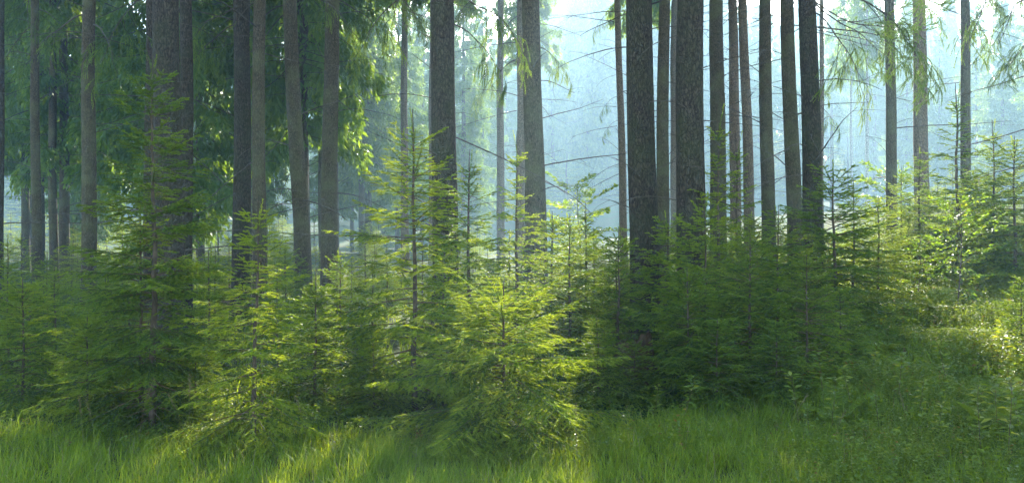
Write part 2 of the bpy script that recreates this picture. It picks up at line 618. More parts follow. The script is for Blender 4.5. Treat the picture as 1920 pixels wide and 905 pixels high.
def crown_mesh(H, zb, Rm, seed, nb=110, shard=(0.26, 0.055), hang=0.7, dens=1.0, tb=0.3, top=0.75):
    """crown of an old spruce: drooping limbs hung with strands of needle-tufts"""
    r = np.random.default_rng(seed)
    acc = Acc()
    O, D, T = [], [], []
    for b in range(nb):
        u = (b + r.random()) / nb
        z = zb + (H - zb) * u
        az = b * 2.4 + r.normal(0, 0.3)
        L = Rm * (1 - u) ** top * r.uniform(0.65, 1.15) + 0.25
        if u < 0.10:
            L *= r.uniform(0.4, 0.9)
        el = R(-12) + R(45) * u ** 1.5 + r.normal(0, 0.12)
        d = np.array([math.cos(az) * math.cos(el), math.sin(az) * math.cos(el), math.sin(el)])
        n = max(4, int(L / 0.3))
        p = np.array([0, 0, z])
        pts = [p.copy()]
        for i in range(n):
            w = i / n
            d = norm(d + np.array([0, 0, -0.07 if w < 0.65 else 0.11]) + r.normal(0, 0.04, 3))
            p = p + d * L / n
            pts.append(p.copy())
        pts = np.array(pts)
        acc.tube(pts, 0.008 + 0.018 * (L / 3) * (1 - np.linspace(0, 1, n + 1)), 3, 1)
        m = int(L * 26 * dens)
        if m < 4:
            m = 4
        w = 0.18 + 0.82 * r.random(m) ** 0.8
        base = np.stack([np.interp(w * n, np.arange(n + 1), pts[:, k]) for k in range(3)], 1)
        outd = norm(pts[-1] - pts[0])
        sd = norm(np.cross(outd, (0, 0, 1)))
        spread = (0.10 + 0.38 * L * (1 - w) * 0.6) * 1.0
        lat = r.uniform(-1, 1, m) * spread
        base = base + sd[None] * lat[:, None] + outd[None] * (np.abs(lat) * 0.3)[:, None]
        hl = hang * (0.35 + 0.65 * r.random(m)) * min(1.0, 0.4 + L / 3)
        base[:, 2] -= np.abs(lat) * 0.25
        for q in range(4):
            f = (q + 0.3 * r.random(m)) / 4
            o = base + np.stack([r.normal(0, 0.04, m), r.normal(0, 0.04, m), -hl * f], 1)
            dd = np.stack([r.normal(0, 0.5, m), r.normal(0, 0.5, m), -1.0 * np.ones(m)], 1) + outd[None] * 0.35 \
                + (sd[None] * np.sign(lat)[:, None]) * (0.5 * (1 - f))[:, None]
            O.append(o); D.append(norm(dd)); T.append(np.clip(tb + 0.22 * w + r.normal(0, 0.08, m) + 0.1 * f, 0, 1))
    O, D, T = np.concatenate(O), np.concatenate(D), np.concatenate(T)
    m = len(O)
    L = shard[0] * r.uniform(0.6, 1.3, m)
    W = shard[1] * r.uniform(0.7, 1.3, m)
    s = norm(np.cross(D, r.normal(0, 1, (m, 3))))
    V = np.stack([O - s * W[:, None] * 0.3, O + D * (L * 0.45)[:, None] - s * W[:, None], O + D * L[:, None], O + D * (L * 0.5)[:, None] + s * W[:, None] * 0.9], 1).reshape(-1, 3)
    q = np.array([[0, 1, 2], [0, 2, 3]])
    F = (np.arange(m)[:, None, None] * 4 + q[None]).reshape(-1, 3)
    acc.add(V, F, 0, np.repeat(T, 2))
    return acc.mesh("old_crown", [M_CROWN, M_DEAD])


# ------------------------------------------------------------------ object helpers
def link(name, me, parent=None, loc=(0, 0, 0), rot=(0, 0, 0), scale=(1, 1, 1)):
    o = bpy.data.objects.new(name, me)
    COL.objects.link(o)
    o.location = loc
    o.rotation_euler = rot
    o.scale = scale
    if parent is not None:
        o.parent = parent
    return o


def root(name, label, cat, group=None, loc=(0, 0, 0), rot=(0, 0, 0), scale=(1, 1, 1)):
    o = link(name, None, None, loc, rot, scale)
    o.empty_display_size = 0.2
    o["label"] = label
    o["category"] = cat
    if group:
        o["group"] = group
    return o


def tag(o, label=None, cat=None, group=None, kind=None):
    if label: o["label"] = label
    if cat: o["category"] = cat
    if group: o["group"] = group
    if kind: o["kind"] = kind
    return o


# ================================================================== GROUND
def grid_axis(lo, hi, fine_lo, fine_hi, fs, cs):
    a = list(np.arange(lo, fine_lo, cs)) + list(np.arange(fine_lo, fine_hi, fs)) + list(np.arange(fine_hi, hi + cs, cs))
    return np.array(a)


gx = grid_axis(-200, 200, -22, 26, 0.4, 6)
gy = grid_axis(-30, 270, 2, 46, 0.4, 6)
X, Y = np.meshgrid(gx, gy)
V = np.stack([X, Y, tz(X, Y)], 2).reshape(-1, 3)
nx, ny = len(gx), len(gy)
i, j = np.meshgrid(np.arange(ny - 1), np.arange(nx - 1), indexing='ij')
i, j = i.ravel(), j.ravel()
F = np.stack([i * nx + j, i * nx + j + 1, (i + 1) * nx + j + 1, (i + 1) * nx + j], 1)
tag(link("ground", mesh_tris("ground", V, F, [M_SOIL], smooth=True)), kind="structure")

# ================================================================== HAZE
TOP = 50.0
bmv = [(x, y, z) for x in (-215, 215) for y in (-38, 285) for z in (-2.0, TOP)]
bmf = [(0, 1, 3), (0, 3, 2), (4, 6, 7), (4, 7, 5), (0, 4, 5), (0, 5, 1), (2, 3, 7), (2, 7, 6), (0, 2, 6), (0, 6, 4), (1, 5, 7), (1, 7, 3)]
mh, nt, out = mat("haze_air")
pv = nt.nodes.new("ShaderNodeVolumePrincipled")
pv.inputs["Color"].default_value = (*HAZE_COLOR, 1)
pv.inputs["Density"].default_value = HAZE_DENSITY
pv.inputs["Anisotropy"].default_value = HAZE_G
nt.links.new(pv.outputs[0], out.inputs["Volume"])
tag(link("haze", mesh_tris("haze", bmv, bmf, [mh])), "thin blue morning haze filling the air between the trunks", "haze", kind="stuff")

# ================================================================== OLD SPRUCES IN VIEW
DEADS = [dead_branch_mesh(L, 40 + k, tw) for k, (L, tw) in enumerate([(1.2, 3), (1.5, 4), (1.9, 6), (1.6, 5), (2.3, 7), (0.9, 2), (0.5, 0), (0.25, 0)])]
CROWN_HIGH = [crown_mesh(22, 9.5, 2.6, 100 + k, nb=100, dens=0.8) for k in range(3)]
CROWN_LOW = [crown_mesh(23, 2.2 + 1.2 * k, 3.0, 110 + k, nb=150, shard=(0.24, 0.042), hang=0.9, dens=1.5) for k in range(3)]
HTREE = 22.0
CROWN_EDGE = [crown_mesh(23, 0.2, 3.4, 140 + k, nb=170, shard=(0.42, 0.10), hang=0.9, dens=1.1) for k in range(2)]
CROWN_TOP = [crown_mesh(24, 12.5, 2.8, 130 + k, nb=90, dens=1.1) for k in range(2)]


def old_spruce(px, d, w, label, bark, tilt=0.0, ndead=22, crown=None, group=None, zc=0.0, side=None, dlen=1.0, zr=(0.6, 10.0), Ht=HTREE, seed=None):
    """px: photo column at the horizon, w: width in photo pixels, tilt: px change from row 0 to 430"""
    seed = seed if seed is not None else int(px * 7 + d * 13)
    r = np.random.default_rng(seed)
    x = atx(px, d)
    z = TZ(x, d)
    dia = w / FPX * d
    lean = -math.atan(tilt / 430.0)
    t = root("spruce_tree", label, "tree", group, (x, d, z - 0.05), (0, lean, 0))
    r0 = dia / 2 / (1 - 0.86 * 2.5 / Ht) ** 0.85
    link("trunk", trunk_mesh(Ht, r0, seed, bark, rings=60 if d < 30 else 24, sides=28 if d < 20 else 16), t)
    cm = crown if crown is not None else CROWN_HIGH[r.integers(3)]
    link("crown", cm, t, (0, 0, zc), (0, 0, r.uniform(0, 6.28)), (1, 1, 1))
    for k in range(ndead):
        zz = zr[0] + (zr[1] - zr[0]) * (k + r.random()) / ndead
        az = r.uniform(0, 2 * math.pi) if side is None else side + r.normal(0, 0.8)
        big = r.random() < 0.72
        me = DEADS[r.integers(0, 6)] if big else DEADS[r.integers(6, 8)]
        s = dlen * r.uniform(0.35, 1.0)
        rr = 0.7 * r0
        link("dead_branch", me, t, (rr * math.cos(az), rr * math.sin(az), zz), (r.uniform(0, 6.28) * 0 + r.normal(0, .3), -r.normal(0.02, 0.22), az), (s, s, s))
    return t


OLD = [
    # px, d, w, tilt, bark, dead, label
    (316, 13.0, 50, 2, "D", 14, "thick dark furrowed spruce trunk directly behind the tall young spruce"),
    (347, 14.5, 25, 0, "D", 12, "dark trunk touching the right side of the thickest furrowed trunk"),
    (279, 16, 21, 0, "D", 16, "slim dark spruce trunk just left of the thickest furrowed trunk"),
    (169, 17.5, 26, 0, "G", 30, "grey rough spruce trunk with many bare twigs, left of the tall young spruce"),
    (69, 21, 17, 0, "G", 30, "slim grey spruce trunk, second straight trunk from the left frame edge"),
    (1, 19, 13, 0, "D", 14, "dark trunk cut off by the left frame edge"),
    (102, 27, 15, 2, "G", 16, "pale grey trunk just right of the slim second trunk at far left"),
    (80, 31, 7, 0, "D", 8, "very thin dark trunk showing behind the slim second trunk at left"),
    (452, 16, 31, 1, "D", 16, "dark brown spruce trunk, left one of the close pair behind the pointed young spruce"),
    (487, 15.5, 25, 1, "G", 20, "smooth olive grey trunk, right one of the close pair behind the pointed young spruce"),
    (469, 25, 9, 0, "D", 8, "thin trunk seen in the slot between the close pair of trunks"),
    (572, 17, 29, 20, "G", 26, "rough grey trunk leaning slightly, bright haze on both sides of its foot"),
    (617, 19, 30, -2, "G", 22, "smooth olive trunk standing alone right of the leaning grey trunk"),
    (603, 30, 10, 0, "G", 6, "thin bluish trunk almost hidden behind the smooth olive trunk"),
    (834, 12, 46, 6, "D", 20, "near dark trunk with curled bare twigs behind the sunlit young spruce"),
    (976, 25, 17, 1, "R", 24, "brownish slender trunk just left of the wide smooth grey trunk in centre"),
    (1008, 15, 37, 10, "G", 24, "wide smooth grey trunk in the centre, left of the bright glade"),
    (992, 19, 20, 0, "G", 8, "darker trunk half hidden behind the wide smooth central trunk"),
    (1172, 24, 14, 14, "R", 26, "slender brownish leaning trunk with green sprays beside the bright glade"),
    (1210, 11.8, 52, 5, "D", 22, "near thick dark trunk, left one of the two black trunks right of the glade"),
    (1242, 18, 23, 0, "G", 16, "grey trunk partly hidden behind the left thick black trunk"),
    (1296, 11.3, 52, 2, "D", 24, "near thick dark trunk, right one of the two black trunks right of the glade"),
    (1348, 20, 29, 1, "G", 22, "broad grey trunk first right of the two black trunks"),
    (1378, 24, 20, 4, "R", 18, "reddish slim trunk second right of the two black trunks"),
    (1407, 23, 19, 14, "R", 18, "brown slim leaning trunk third right of the two black trunks"),
    (1443, 20, 25, 6, "G", 18, "grey brown trunk standing singly amid the right row of trunks"),
    (1493, 16.5, 27, 12, "G", 24, "grey leaning trunk just left of the dark trunk carrying the hanging bough"),
    (1525, 14.5, 35, 7, "D", 24, "dark straight trunk from which the long hanging green bough reaches right"),
    (1541, 24, 9, 0, "R", 6, "thin brown trunk peeping out right of the bough bearing trunk"),
    (1674, 19, 19, 3, "G", 18, "slim trunk crossed by the hanging green bough"),
    (1730, 21, 25, 2, "R", 20, "brown grey trunk just right of the slim trunk crossed by the bough"),
    (1811, 20, 18, 3, "G", 18, "straight slim trunk nearest the right frame edge, above the dark pointed sapling"),
]
BK = {"D": M_BARK_DARK, "G": M_BARK_GREY, "R": M_BARK_RED}
BYPX = {}
for (px, d, w, tilt, bk, nd, lab) in OLD:
    zc = 0.0
    dl = 1.05
    if px < 640:
        dl = 1.0
    BYPX[px] = old_spruce(px, d, w, lab, BK[bk], tilt, int(nd * 1.9), CROWN_TOP[px % 2] if (950 < px < 1250 or px in (1348, 1378, 1407, 1541, 1674)) else None, "old spruces standing in front of the haze", dlen=dl)

# right off-frame tree whose boughs reach into the picture
edge_tree = old_spruce(2040, 13, 40, "old spruce outside the right frame edge whose dark boughs reach into the picture", M_BARK_DARK, 0, 14, None, "old spruces standing in front of the haze")

# live hanging boughs (parts of the trees they grow on)
LB = [live_branch_mesh(2.6, 61, T_SPRAY, 0.75, sparse=1.35, tintb=0.12), live_branch_mesh(2.0, 62, T_SPRAY, 1.3), live_branch_mesh(3.2, 63, T_SPRAY, 0.8, sparse=0.8), live_branch_mesh(1.3, 64, T_SPRAY, 1.5)]


def bough(tree, k, z, az, elev=0.0, s=1.0, roll=0.0):
    """z is height above the tree's base; az world angle from +X"""
    return link("bough", LB[k], tree, (0, 0, z), (roll, -elev, az), (s, s, s))


T = BYPX[1525]
zt = hz(-10, 14.5) - T.location.z
bough(T, 0, zt + 0.1, R(-3), R(-20), 1.0)
bough(T, 0, zt - 0.05, R(-12), R(-24), 0.9, 2.6)
bough(T, 1, zt - 0.25, R(-20), R(-25), 0.95, 0.5)
bough(T, 0, zt - 0.1, R(-40), R(-30), 0.7, 1.2)
# right edge boughs
zt = hz(90, 13) - edge_tree.location.z
bough(edge_tree, 2, hz(0, 13) - edge_tree.location.z + 0.2, R(175), R(-8), 0.75)
bough(edge_tree, 0, hz(70, 13) - edge_tree.location.z + 0.2, R(190), R(-10), 0.62)
bough(edge_tree, 2, hz(-60, 13) - edge_tree.location.z + 0.2, R(168), R(-12), 0.9)
for (zz, az, me, s) in [(250, 180, 4, 0.9), (150, 172, 4, 0.85), (330, 186, 2, 1.0)]:
    link("dead_branch", DEADS[me], edge_tree, (0, 0, hz(zz, 13) - edge_tree.location.z + 0.3), (0, R(12), R(az)), (s, s, s))
# sprays on other trunks: (tree px, row, side deg, branch, scale)
for (px, row, az, k, s) in [(617, 10, 5, 1, .9), (617, -40, -10, 0, 1.0), (834, 60, 0, 3, 0.9), (834, 0, 12, 1, .8), (834, -30, 185, 1, .9),
                            (976, 40, 160, 1, .9), (976, -10, 200, 0, 1.0), (976, 120, 175, 1, 1.0), (1008, 100, 5, 3, .7),
                            (1172, 30, 190, 3, .7), (1172, 120, 0, 3, .5), (1172, 190, 180, 3, .55), (1172, 235, 170, 3, .5),
                            (1674, 0, 0, 1, .7), (1730, 10, 10, 1, 1.0), (1730, 30, 170, 3, 1.0), (1730, 110, 250, 3, .8), (1730, -30, -30, 0, .8),
                            (1811, -40, 0, 1, 1.0), (1811, -20, -40, 0, 1.0), (1525, 210, 0, 3, .5), (1525, 160, 20, 3, .4),
                            (487, 20, 175, 1, .7), (452, 60, 190, 1, .8), (452, 30, -90, 1, .8), (316, -20, 180, 1, 1.), (169, 40, 200, 1, 1.0), (169, 60, 340, 1, 1.0),
                            (169, -10, 10, 0, 1.0), (69, 30, 0, 1, 1.0), (69, 60, 180, 1, 1.0), (69, 0, 300, 0, 1.0), (572, -10, 0, 1, 1.0), (572, 20, 180, 3, 1.0)]:
    T = BYPX[px]
    bough(T, k, hz(row, T.location.y) - T.location.z + 0.15, R(az), R(-10), s)

# ================================================================== FOREST BEHIND
r = np.random.default_rng(77)
LOWP, MIDP = [], []
# shared trunk meshes for background trees
BT = [trunk_mesh(23, 0.17 + 0.03 * k, 300 + k, M_BARK_GREY, sides=12, rings=24) for k in range(3)]
BTR = trunk_mesh(23, 0.18, 310, M_BARK_RED, sides=12, rings=24)


def back_tree(px, d, kind, label, group, s=1.0, trunk=None, fat=1.0):
    x = atx(px, d)
    z = TZ(x, d)
    s2 = s * r.uniform(0.9, 1.06)
    t = root("spruce_tree", label, "tree", group, (x, d, z - 0.1), (0, r.normal(0, 0.01), r.uniform(0, 6.28)), (fat, fat, s2))
    link("trunk", trunk or BT[r.integers(3)], t)
    cm = CROWN_EDGE[r.integers(2)] if kind == "edge" else (CROWN_LOW[r.integers(3)] if kind == "low" else CROWN_HIGH[r.integers(3)])
    link("crown", cm, t, (0, 0, 0), (0, 0, 0))
    nd = 8 if d < 40 else 0
    for k in range(nd):
        az = r.uniform(0, 6.28)
        link("dead_branch", DEADS[r.integers(0, 6)], t, (0.1 * math.cos(az), 0.1 * math.sin(az), 0.8 + 8 * (k + r.random()) / nd), (0, 0, az))
    return t


# left: dense spruces with low green crowns
G1, L1 = "dense spruces behind the left row of trunks", "spruce with hanging green branches behind the left row of trunks"
n = 0
for d, step in [(28, 230), (36, 160), (46, 150), (60, 220)]:
    px = -60 + r.uniform(0, step)
    while px < 640 + (d - 25) * 2.5:
        back_tree(px, d + r.uniform(-2, 2), "low" if r.random() < 0.58 else "high", L1, G1)
        px += step * r.uniform(0.7, 1.3)
        n += 1
# centre left, teal spruces in haze
G2, L2 = "pale teal spruces in the haze left of the glade", "pale teal spruce with hanging branches in the haze left of the bright glade"
for (px, d) in [(680, 50), (692, 53), (745, 64), (790, 74), (870, 66), (905, 80), (720, 85), (770, 95), (880, 105), (950, 110), (660, 66)]:
    back_tree(px, d, "low", L2, G2)
# right of glade: distant bluish trees
G3, L3 = "faint blue spruces beyond the right row of trunks", "faint blue spruce in the haze beyond the right row of trunks"
for (px, d) in [(1440, 105), (1500, 112), (1560, 96), (1590, 120), (1640, 104), (1700, 92), (1760, 100), (1830, 88), (1880, 80), (1950, 70), (2010, 75), (1780, 115), (1680, 118), (1620, 110), (1400, 118), (1900, 100), (2050, 90)]:
    back_tree(px, d, "low" if (px % 3) else "high", L3, G3)
for (px, d) in [(1266, 34), (1212, 45), (1192, 43), (990, 54), (940, 36), (838, 36), (812, 39), (760, 36)]:  # added shade trees: unseen crowns block sun, gaps leave lit patches
    x = atx(px, d)
    t = root("spruce_tree", "slim distant spruce added between the nearer trunks, its unseen crown shading the foreground", "tree", "slim distant spruces added for shade between the nearer trunks", (x, d, TZ(x, d)))
    link("trunk", BT[px % 3] if px % 2 else BTR, t)
    cs = 0.68 if px in (1266, 1192) else 1.0
    link("crown", CROWN_TOP[px % 2], t, (0, 0, 0), (0, 0, px), (cs, cs, 1))
# far end of the glade
G4, L4 = "barely visible spruces at the far end of the glade", "barely visible spruce at the far end of the bright glade"
for k in range(60):
    px = -60 + (k * 35.3) % 2060
    d = 120 + 45 * r.random()
    if 1000 < px < 1360:
        d = 142 + 22 * r.random()
    back_tree(px, d, "edge", L4, G4, 1.28)
for k in range(24):
    back_tree(990 + 16 * k, 140 + 28 * r.random(), "edge", L4, G4, 1.6, fat=1.5)
# pale birch-like trunks far right
for (px, d, lab) in [(1625, 48, "thin pale trunk glowing in the blue haze left of the trunk crossed by the bough"),
                     (1597, 55, "faint thin pale trunk left of the brighter pale one in the haze")]:
    t = root("pale_tree", lab, "tree", None, (atx(px, d), d, TZ(atx(px, d), d)), (0, 0, 0))
    link("trunk", trunk_mesh(20, 0.10, 500 + px, M_BARK_PALE, sides=10, rings=20), t)
    link("crown", CROWN_HIGH[0], t, (0, 0, 0), (0, 0, 1), (0.7, 0.7, 0.9))

# ================================================================== YOUNG SPRUCES
r = np.random.default_rng(5)
PROTO = []      # (H, trunk, crown)
for k, (H, Rm, kw) in enumerate([
        (2.4, 0.80, dict(shape=0.8)),
        (2.0, 0.85, dict(shape=0.65)),
        (2.9, 0.70, dict(shape=0.9, leader=0.16)),
        (1.5, 0.62, dict(shape=0.7)),
        (1.2, 0.60, dict(shape=0.6, leader=0.1))]):
    a, b = young_spruce_mesh(H, Rm, 700 + k, seg=0.11, lat=0.075, tmpl=T_MID, tintb=0.16, **kw)
    PROTO.append((H, a, b))
FARP = []
for k, (H, Rm) in enumerate([(2.4, 0.85), (2.0, 0.8), (3.0, 1.0)]):
    a, b = young_spruce_mesh(H, Rm, 800 + k, seg=0.16, lat=0.12, tmpl=T_LOW, branches=5)
    FARP.append((H, a, b))


def sapling(px, d, top, proto, label, group=None, rot=None, wide=1.0):
    H0, a, b = proto
    x = atx(px, d)
    z = TZ(x, d)
    H = max(0.4, hz(top, d) - z)
    s = H / H0
    t = root("young_spruce", label, "young spruce", group, (x, d, z), (0, 0, r.uniform(0, 6.28) if rot is None else rot), (s * wide, s * wide, s))
    link("trunk", a, t)
    link("crown", b, t)
    return t


def hero(px, d, top, halfpx, label, seed, **kw):
    x = atx(px, d)
    z = TZ(x, d)
    H = hz(top, d) - z
    Rm = halfpx * 1.12 / FPX * d
    a, b = young_spruce_mesh(H, Rm, seed, tmpl=T_HERO, **kw)
    t = root("young_spruce", label, "young spruce", "young spruces along the grass edge", (x, d, z))
    link("trunk", a, t)
    link("crown", b, t)
    return t


hero(285, 7.0, 105, 175, "tallest young spruce, shaded dark green, in front of the thick furrowed trunk", 901, shape=0.60, seg=0.10, lat=0.055, branches=5, bare=0.15, node=0.15, leader=0.10, tintb=0.06)  # low tint: its shade is put into the needle colour
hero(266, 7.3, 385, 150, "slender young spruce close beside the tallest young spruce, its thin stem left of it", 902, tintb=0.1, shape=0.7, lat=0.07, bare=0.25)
hero(477, 6.55, 375, 140, "pointed young spruce with long dark stem, right of the tallest one", 903, tintb=0.34, shape=0.6, lat=0.065, bare=0.2, leader=0.12)  # this and the next two: sun accent painted in by higher tint
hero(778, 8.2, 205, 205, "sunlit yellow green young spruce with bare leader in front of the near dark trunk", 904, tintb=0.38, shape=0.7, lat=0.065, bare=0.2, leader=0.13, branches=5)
hero(945, 6.9, 522, 255, "low broad sunlit bright green young spruce in the centre foreground", 905, shape=0.58, lat=0.055, leader=0.20, branches=5, bare=0.12, node=0.21, tintb=0.31)
hero(1405, 8.8, 430, 150, "tall dark young spruce at the left of the shaded clump by the meadow", 906, tintb=0.08, shape=0.6, lat=0.065, bare=0.15)  # clump of three: shade painted in by low tint
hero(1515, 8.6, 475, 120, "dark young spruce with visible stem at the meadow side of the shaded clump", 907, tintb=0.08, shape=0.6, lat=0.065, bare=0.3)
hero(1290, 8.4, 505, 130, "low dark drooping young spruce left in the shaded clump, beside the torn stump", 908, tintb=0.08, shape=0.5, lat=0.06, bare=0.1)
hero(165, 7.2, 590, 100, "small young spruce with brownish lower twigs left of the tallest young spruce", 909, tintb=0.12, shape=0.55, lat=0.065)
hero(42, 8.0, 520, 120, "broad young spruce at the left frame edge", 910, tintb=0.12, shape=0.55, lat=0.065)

G5 = "young spruces standing behind the first row"
NAMED = [
    (968, 10.5, 245, 2, 1.0, "young spruce with long thin bare leader rising left of the wide smooth trunk"),
    (880, 11.3, 280, 0, 1.1, "young spruce with fine pointed top right of the near dark trunk"),
    (1070, 10.5, 400, 1, 1.1, "dark young spruce in front of the glade, left of a slightly taller one"),
    (1098, 12.5, 378, 0, 1.0, "young spruce standing in the middle before the bright glade"),
    (1158, 9.8, 425, 3, 1.1, "young spruce with thin dark stem above the torn stump"),
    (1035, 12.5, 395, 3, 1.2, "small young spruce at the foot of the wide smooth central trunk"),
    (1252, 10.2, 395, 1, 1.0, "young spruce between the feet of the two black trunks"),
    (1348, 11.2, 195, 2, 0.9, "tall thin dark young spruce right of the two black trunks"),
    (1383, 12.6, 245, 2, 1.0, "slightly shorter thin dark spruce beside the tall thin one"),
    (1320, 9.6, 360, 1, .9, "bushy dark young spruce covering the foot of the right black trunk"),
    (1567, 11.5, 300, 1, 1.2, "young spruce with forked pale tip in front of the bough bearing trunk"),
    (1600, 13.5, 335, 0, 1.1, "young spruce just right of the one with the forked tip"),
    (1460, 11.0, 385, 1, 1.1, "green young spruce at the foot of the grey leaning trunk"),
    (1645, 13.5, 370, 1, 1.3, "broad young spruce at the left end of the dark bank above the meadow"),
    (1795, 15.0, 155, 2, 1.2, "dark pointed spruce rising highest from the bank above the meadow"),
    (1725, 15.5, 275, 0, 1.2, "young spruce left of the dark pointed one on the bank"),
    (1862, 14.5, 225, 0, 1.1, "tall young spruce right of the dark pointed one on the bank"),
    (1905, 13.5, 255, 1, 1.2, "young spruce at the right frame edge on the bank"),
    (1830, 15.5, 330, 4, 1.6, "low bushy spruce beneath the dark pointed one"),
    (1690, 17.0, 310, 0, 1.2, "sunlit young spruce behind the left end of the bank"),
    (640, 9.6, 470, 1, 1.1, "young spruce with bright yellow tips left of the sunlit one with bare leader"),
    (590, 8.2, 520, 3, 1.2, "bright bushy young spruce right of the pointed one"),
    (700, 7.9, 640, 4, 1.3, "dark low young spruce in the gap left of the broad central one"),
    (390, 8.4, 470, 1, 1.0, "young spruce in the gap between tallest and pointed young spruces"),
    (365, 7.4, 640, 4, 1.1, "low dark sapling under the right side of the tallest young spruce"),
    (105, 9.0, 500, 1, 1.1, "young spruce second from the left frame edge"),
    (88, 11.5, 470, 0, 1.0, "thin topped young spruce behind the broad one at the left edge"),
    (15, 10.5, 480, 0, 1.0, "young spruce behind the left frame edge"),
    (200, 9.5, 520, 1, 1.0, "young spruce left of the twin dark stems"),
    (1190, 8.6, 640, 4, 1.2, "low green sapling in front of the torn stump"),
    (1120, 8.4, 600, 4, 1.2, "low green sapling right of the broad central young spruce"),
    (1345, 8.0, 600, 4, 1.2, "low dark sapling in the hollow of the shaded clump"),
    (1455, 8.1, 600, 4, 1.2, "low dark sapling between the two tall dark ones of the shaded clump"),
    (1575, 9.6, 540, 4, 1.2, "dark sapling at the outer right of the shaded clump"),
    (1765, 8.8, 640, 4, 0.35, "tiny thin sapling standing alone in the meadow"),
    (1915, 9.3, 520, 4, 1.0, "low dark sapling at the right frame edge in the meadow"),
    (520, 9.8, 500, 0, 1.0, "young spruce right behind the pointed one"),
    (830, 9.3, 455, 1, 1.0, "young spruce between the sunlit one and the dark trunk foot"),
]
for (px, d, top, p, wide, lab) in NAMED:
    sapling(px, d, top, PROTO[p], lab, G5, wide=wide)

# thickets further back
G6 = "thicket of young spruces under the tall trunks"
for k in range(95):
    d = 11.5 + 15 * (k / 95.0) + r.uniform(0, 2)
    px = -80 + (k * 617.3) % 2080
    top = 470 - (d - 11) * 2.2 + r.uniform(-30, 35)
    if px > 1600:
        top -= 95 * min(1, (px - 1600) / 150)
        if d < 15.5:
            d = 15.5 + r.random() * 3
    elif px > 1230:
        top -= 35
    lab = "young spruce in the thicket under the %s tall trunks" % ("left" if px < 640 else ("central" if px < 1330 else "right"))
    pr = PROTO[r.integers(0, 4)] if d < 17 else FARP[r.integers(3)]
    g = G6 + (" on the left" if px < 640 else (" in the centre" if px < 1330 else " on the right"))
    sapling(px, d, top, pr, lab, g, wide=1.15)
for k in range(80):
    d = 28 + (22 if k < 50 else 75) * r.random()
    px = -60 + (k * 373.1) % 2050
    top = 440 + r.uniform(-28, 20) - (30 + 0.35 * (d - 45) if d > 50 else 0)
    lab = "distant young spruce growing between the trunks in the haze"
    sapling(px, d, top, FARP[r.integers(3)], lab, "distant young spruces in the haze", wide=1.3)

for k in range(22):
    sapling(-40 + 30 * k, 42 + 40 * r.random(), 395 + r.uniform(-25, 15), FARP[k % 3], "young spruce between the distant left trunks", "young spruces between the distant left trunks", wide=1.5)
for k in range(52):
    d = 116 + 36 * r.random()
    px = -40 + k * 38 + r.uniform(-5, 5)
    sapling(px, d, 430 - FPX / d * (TZ(atx(px, d), d) + r.uniform(5, 9.5) - EYE), FARP[k % 3], "hazy bushy spruce at the forest floor far beyond the trunks", "hazy bushy spruces far away", wide=3.0)


# ================================================================== BROADLEAF SAPLINGS
def broad_mesh(H, Rm, seed, nbr=26, leaf=0.05, per=1.0):
    r = np.random.default_rng(seed)
    st, cr = Acc(), Acc()
    zs = np.linspace(-0.1, H, 14)
    P = np.stack([0.04 * np.sin(zs * 2), 0.04 * np.cos(zs * 1.7) - 0.04, zs], 1)
    st.tube(P, 0.004 + 0.011 * H / 2 * (1 - np.linspace(0, 1, 14)), 7)
    O, D, T = [], [], []
    for b in range(nbr):
        u = (b + r.random()) / nbr
        z = H * (0.12 + 0.88 * u)
        az = b * 2.4 + r.normal(0, .3)
        L = Rm * (0.35 + 0.75 * math.sin(math.pi * min(1, 0.15 + 0.85 * u)) ** 0.7) * r.uniform(0.6, 1.1)
        el = R(18) + R(30) * u + r.normal(0, .1)
        d = np.array([math.cos(az) * math.cos(el), math.sin(az) * math.cos(el), math.sin(el)])
        p = np.array([0.04 * math.sin(z * 2), 0, z])
        pts = [p.copy()]
        for i in range(8):
            d = norm(d + np.array([0, 0, -0.06]) + r.normal(0, 0.06, 3))
            p = p + d * L / 8
            pts.append(p.copy())
        pts = np.array(pts)
        cr.tube(pts, np.linspace(0.005, 0.001, 9), 3, 1)
        m = int(L * 75 * per)
        w = 0.15 + 0.85 * r.random(m)
        base = np.stack([np.interp(w * 8, np.arange(9), pts[:, k]) for k in range(3)], 1)
        sd = norm(np.cross(pts[-1] - pts[0], (0, 0, 1)))
        lat = r.uniform(-1, 1, m) * 0.28 * L * (1.1 - w)
        O.append(base + sd[None] * lat[:, None] + r.normal(0, 0.02, (m, 3)))
        D.append(norm(norm(pts[-1] - pts[0])[None] + sd[None] * np.sign(lat)[:, None] * 0.8 + r.normal(0, 0.3, (m, 3)) + np.array([0, 0, -0.2])))
        T.append(np.clip(r.normal(0.35, 0.18, m), 0, 1))
    O, D, T = np.concatenate(O), np.concatenate(D), np.concatenate(T)
    leaves(cr, O, D, T, leaf, r)
    return st.mesh("broad_trunk", [M_STEM], True), cr.mesh("broad_crown", [M_BROAD, M_TWIG])


def leaves(acc, O, D, T, size, r, up=(0, 0, 1), wid=0.55, tilt=0.5, mi=0):
    m = len(O)
    L = size * r.uniform(0.6, 1.25, m)
    s = norm(np.cross(D, np.array(up)[None] + r.normal(0, tilt, (m, 3))))
    nrm = np.cross(s, D)
    W = L * wid * 0.5
    c = O + D * (L * 0.45)[:, None]
    V = np.stack([O, c - s * W[:, None] + nrm * (W * 0.3)[:, None], O + D * L[:, None] - nrm * (L * .12)[:, None], c + s * W[:, None] + nrm * (W * 0.3)[:, None]], 1).reshape(-1, 3)
    q = np.array([[0, 1, 2], [0, 2, 3]])
    F = (np.arange(m)[:, None, None] * 4 + q[None]).reshape(-1, 3)
    acc.add(V, F, mi, np.repeat(T, 2))


